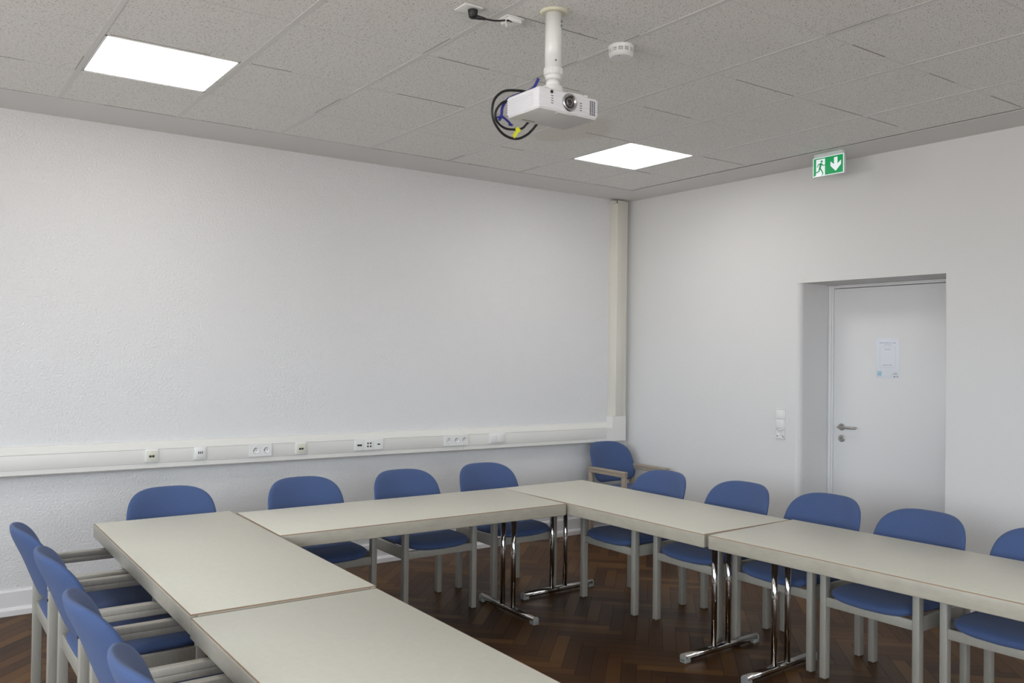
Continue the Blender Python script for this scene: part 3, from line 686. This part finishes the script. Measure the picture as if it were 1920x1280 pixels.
# ------------------------------------------------------------------ tables
ZTOP = .680
def make_table(L, Wd, name_label, loc, rz, proto=None):
    """long axis = local x, width = local y; origin at floor centre"""
    t = thing('folding_table', name_label, 'table', loc, rz, 'cream topped tables set in a U')
    a, c = L/2, Wd/2
    b = MB(); b.box((-a+.005, -c+.005, ZTOP-.020), (a-.005, c-.005, ZTOP), bev=.0012); b.build('table_top', M['lam'], t)
    b = MB()
    e = .024
    for x0, y0, x1, y1 in ((-a, -c, a, -c+e), (-a, c-e, a, c), (-a, -c+e, -a+e, c-e), (a-e, -c+e, a, c-e)):
        b.box((x0, y0, ZTOP-.067), (x1, y1, ZTOP-.0042 if True else 0), bev=.0045, seg=3)
    b.build('apron', M['edge'], t)
    b = MB()
    for x0, y0, x1, y1 in ((-a+.002, -c+.002, a-.002, -c+.0056), (-a+.002, c-.0056, a-.002, c-.002), (-a+.002, -c+.0056, -a+.0056, c-.0056), (a-.0056, -c+.0056, a-.002, c-.0056)):
        b.box((x0, y0, ZTOP-.006), (x1, y1, ZTOP-.0012))
    b.build('lipping', M['lip'], t)
    for sx in (-1, 1):
        x = sx*(a-.172)
        lg = MB()
        lg.tube([(x, -.285, .030), (x, .285, .030)], .0165, 0, 20)
        lg.tube([(x+sx*-.0, -.285, .024), (x, .285, .024)], .0165, 0, 20)
        for y in (-.055, .055): lg.cyl((x, y, .035), (x, y, ZTOP-.045), .0150, 0, 24)
        lg.box((x-.02, -.11, ZTOP-.045), (x+.02, .11, ZTOP-.0205), 0, bev=.003)
        leg = lg.build('leg_frame', M['chrome'], t)
        for sy in (-1, 1):
            cp = MB(); cp.cyl((x, sy*.282, .0265), (x, sy*.291, .0265), .0195, 0, 24, bev=.0015); cp.box((x-.0185, sy*.291 if sy < 0 else sy*.250, 0), (x+.0185, sy*.250 if sy < 0 else sy*.291, .020), bev=.002); cp.build('end_cap', M['grey_pl'], leg)
        br = MB(); br.cyl((x, .055, ZTOP-.075), (x-sx*.14, 0, ZTOP-.03), .005, 0, 12); br.build('folding_brace', M['black'], leg)
    return t
HP = math.pi/2
# name, length, width, centre, rotation
make_table(1.760, .668, 'cream topped table at the far end of the left arm, beside the tucked chairs', (-4.214, -1.962, 0), HP-.008)
make_table(1.692, .668, 'cream topped table along the back wall, joining the two arms', (-3.024, -1.506, 0), -.018)
make_table(1.680, .680, 'cream topped table of the right arm reaching towards the corner armchair', (-1.822, -2.020, 0), HP+.016)
T5a = Vector((-2.145, -2.890)); dx5 = Vector((.052, -1)).normalized(); nx5 = Vector((1, .052)).normalized()
c5 = T5a+dx5*.84+nx5*.350
make_table(1.680, .700, 'cream topped table at the right edge of the photo, second of the right arm', (c5.x, c5.y, 0), HP+.052)
make_table(1.735, .664, 'cream topped table in the near foreground of the left arm', (-4.236, -3.742, 0), HP-.006)

# ------------------------------------------------------------------ armchairs
def pillow(fn, nr=14, na=72, hmax=.02, pw=5):
    """closed cushion: fn(r, a) -> (point, normal) on the mid surface; thickness h(r)"""
    bm = bmesh.new(); top, bot = [], []
    rs = [1-(1-k/nr)**1.6 for k in range(nr+1)]
    for side, lst in ((1, top), (-1, bot)):
        for i, r in enumerate(rs):
            if i == 0: p, n_ = fn(0, 0); lst.append([bm.verts.new(p+n_*hmax*side)]); continue
            h = hmax*max(0, 1-r**pw)**.5
            if i == nr and side == -1: lst.append(top[-1]); continue
            row = []
            for k in range(na):
                p, n_ = fn(r, 2*math.pi*k/na); row.append(bm.verts.new(p+n_*h*side))
            lst.append(row)
    for lst in (top, bot):
        for k in range(na): bm.faces.new((lst[0][0], lst[1][k], lst[1][(k+1) % na]))
        for i in range(1, nr):
            for k in range(na): bm.faces.new((lst[i][k], lst[i+1][k], lst[i+1][(k+1) % na], lst[i][(k+1) % na]))
    bmesh.ops.recalc_face_normals(bm, faces=bm.faces)
    for f in bm.faces: f.smooth = True
    return bm
def sup(a, n):      # superellipse direction
    c, s = math.cos(a), math.sin(a)
    return math.copysign(abs(c)**(2/n), c), math.copysign(abs(s)**(2/n), s)
def back_point(u, v):
    """u,v in -1..1 across and up the backrest shell; front is -y"""
    z = .625+.163*v
    w = .233*(1-.085*max(0, v)**1.3-.03*max(0, -v)**2)
    x = u*w
    y = .246+.062*(v+.2)+.018*max(0, v)**2-.070*u*u      # reclined; the wings come forward
    return Vector((x, y, z))
def back_fn(r, a):
    u, v = sup(a, 3.7 if math.sin(a) > 0 else 4.5); u *= r; v *= r
    p = back_point(u, v); du = back_point(u+.01, v)-p; dv = back_point(u, v+.01)-p
    return p, du.cross(dv).normalized()
def seat_point(u, v):
    x = u*.213; y = -.012+v*.226-(.014*(1-u*u) if v < 0 else 0)*abs(v)
    z = .416-.020*max(0, -v)**3*(1-.6*u*u)+.004*u*u-.006*v
    return Vector((x, y, z))
def seat_fn(r, a):
    u, v = sup(a, 5.5); u *= r; v *= r
    p = seat_point(u, v); du = seat_point(u+.01, v)-p; dv = seat_point(u, v+.01)-p
    return p, du.cross(dv).normalized()
def make_chair(label, loc, rz, wood):
    t = thing('armchair', label, 'chair', loc, rz, 'blue upholstered armchairs')
    me = bpy.data.meshes.new('backrest'); bm = pillow(back_fn, hmax=.024, pw=5); bm.to_mesh(me); bm.free(); me.materials.append(M['fabric'])
    bk = bpy.data.objects.new('backrest', me); COL.objects.link(bk); bk.parent = t
    me = bpy.data.meshes.new('seat'); bm = pillow(seat_fn, hmax=.027, pw=9); bm.to_mesh(me); bm.free(); me.materials.append(M['fabric'])
    st = bpy.data.objects.new('seat', me); COL.objects.link(st); st.parent = t
    f = M[wood]; lw, ld = .0165, .020
    AT = .601
    for sx in (-1, 1):
        x = sx*.2330
        b = MB(); b.box((x-lw, -.200-ld, 0), (x+lw, -.200+ld, AT-.046), bev=.0045, seg=2); b.build('leg', f, t)
        b = MB(); pts = []
        b.box((x-lw, .205-ld, 0), (x+lw, .205+ld, AT-.046), bev=.0045, seg=2); b.build('leg', f, t)
        b = MB(); b.box((x-lw-.001, -.222, AT-.0225), (x+lw+.001, .228, AT), bev=.0022, seg=2)
        b.box((x-lw, -.221, AT-.046), (x+lw, .227, AT-.0228), bev=.0018, seg=2); b.build('armrest', f, t)
        for z in (AT-.010, AT-.085):
            b = MB(); b.cyl((x, .222, z), (x, .2295, z), .0055, 0, 14); b.build('screw', M['black'], t)
        b = MB(); b.box((x-.011, -.182, .345), (x+.011, .187, .410), bev=.003); b.build('side_rail', f, t)
    b = MB(); b.box((-.220, -.2115, .347), (.220, -.190, .392), bev=.003); b.build('front_rail', f, t)
    b = MB(); b.box((-.220, .192, .345), (.220, .214, .405), bev=.003); b.build('rear_rail', f, t)
    return t
ch = make_chair('blue armchair tucked under the back table, first from the left along the wall', (-4.122, -1.098, 0), 0, 'frame')
G = [
 (-3.372, -1.115, 0, 'blue armchair along the back wall between its leftmost and third chair'),
 (-2.705, -1.120, 0, 'blue armchair along the back wall, third from the left behind the table'),
 (-2.075, -1.105, 0, 'blue armchair along the back wall, nearest the table seam by the corner'),
 (-1.550, -1.742, -HP, 'blue armchair on the door side, the one beside the corner armchair'),
 (-1.495, -2.335, -HP, 'blue armchair on the door side in front of the triple light switch'),
 (-1.450, -2.885, -HP, 'blue armchair on the door side in front of the door handle side'),
 (-1.475, -3.445, -HP, 'blue armchair on the door side in front of the door hinge side'),
 (-1.455, -4.020, -HP+.03, 'blue armchair on the door side cut off by the right photo edge'),
 (-4.602, -1.548, HP, 'blue armchair of the left arm, farthest one and nearest the back wall'),
 (-4.577, -2.110, HP, 'blue armchair of the left arm, second from the back wall'),
 (-4.580, -2.820, HP, 'blue armchair of the left arm, third from the back wall'),
 (-4.568, -3.450, HP, 'blue armchair of the left arm, nearest to the camera at the bottom edge'),
]
for x, y, rz, lab in G: dup(ch, (x, y, 0), rz, lab)
cc = make_chair('blue armchair with brownish frame alone in the room corner under the cable duct', (-.345, -.410, 0), 0, 'frame2')
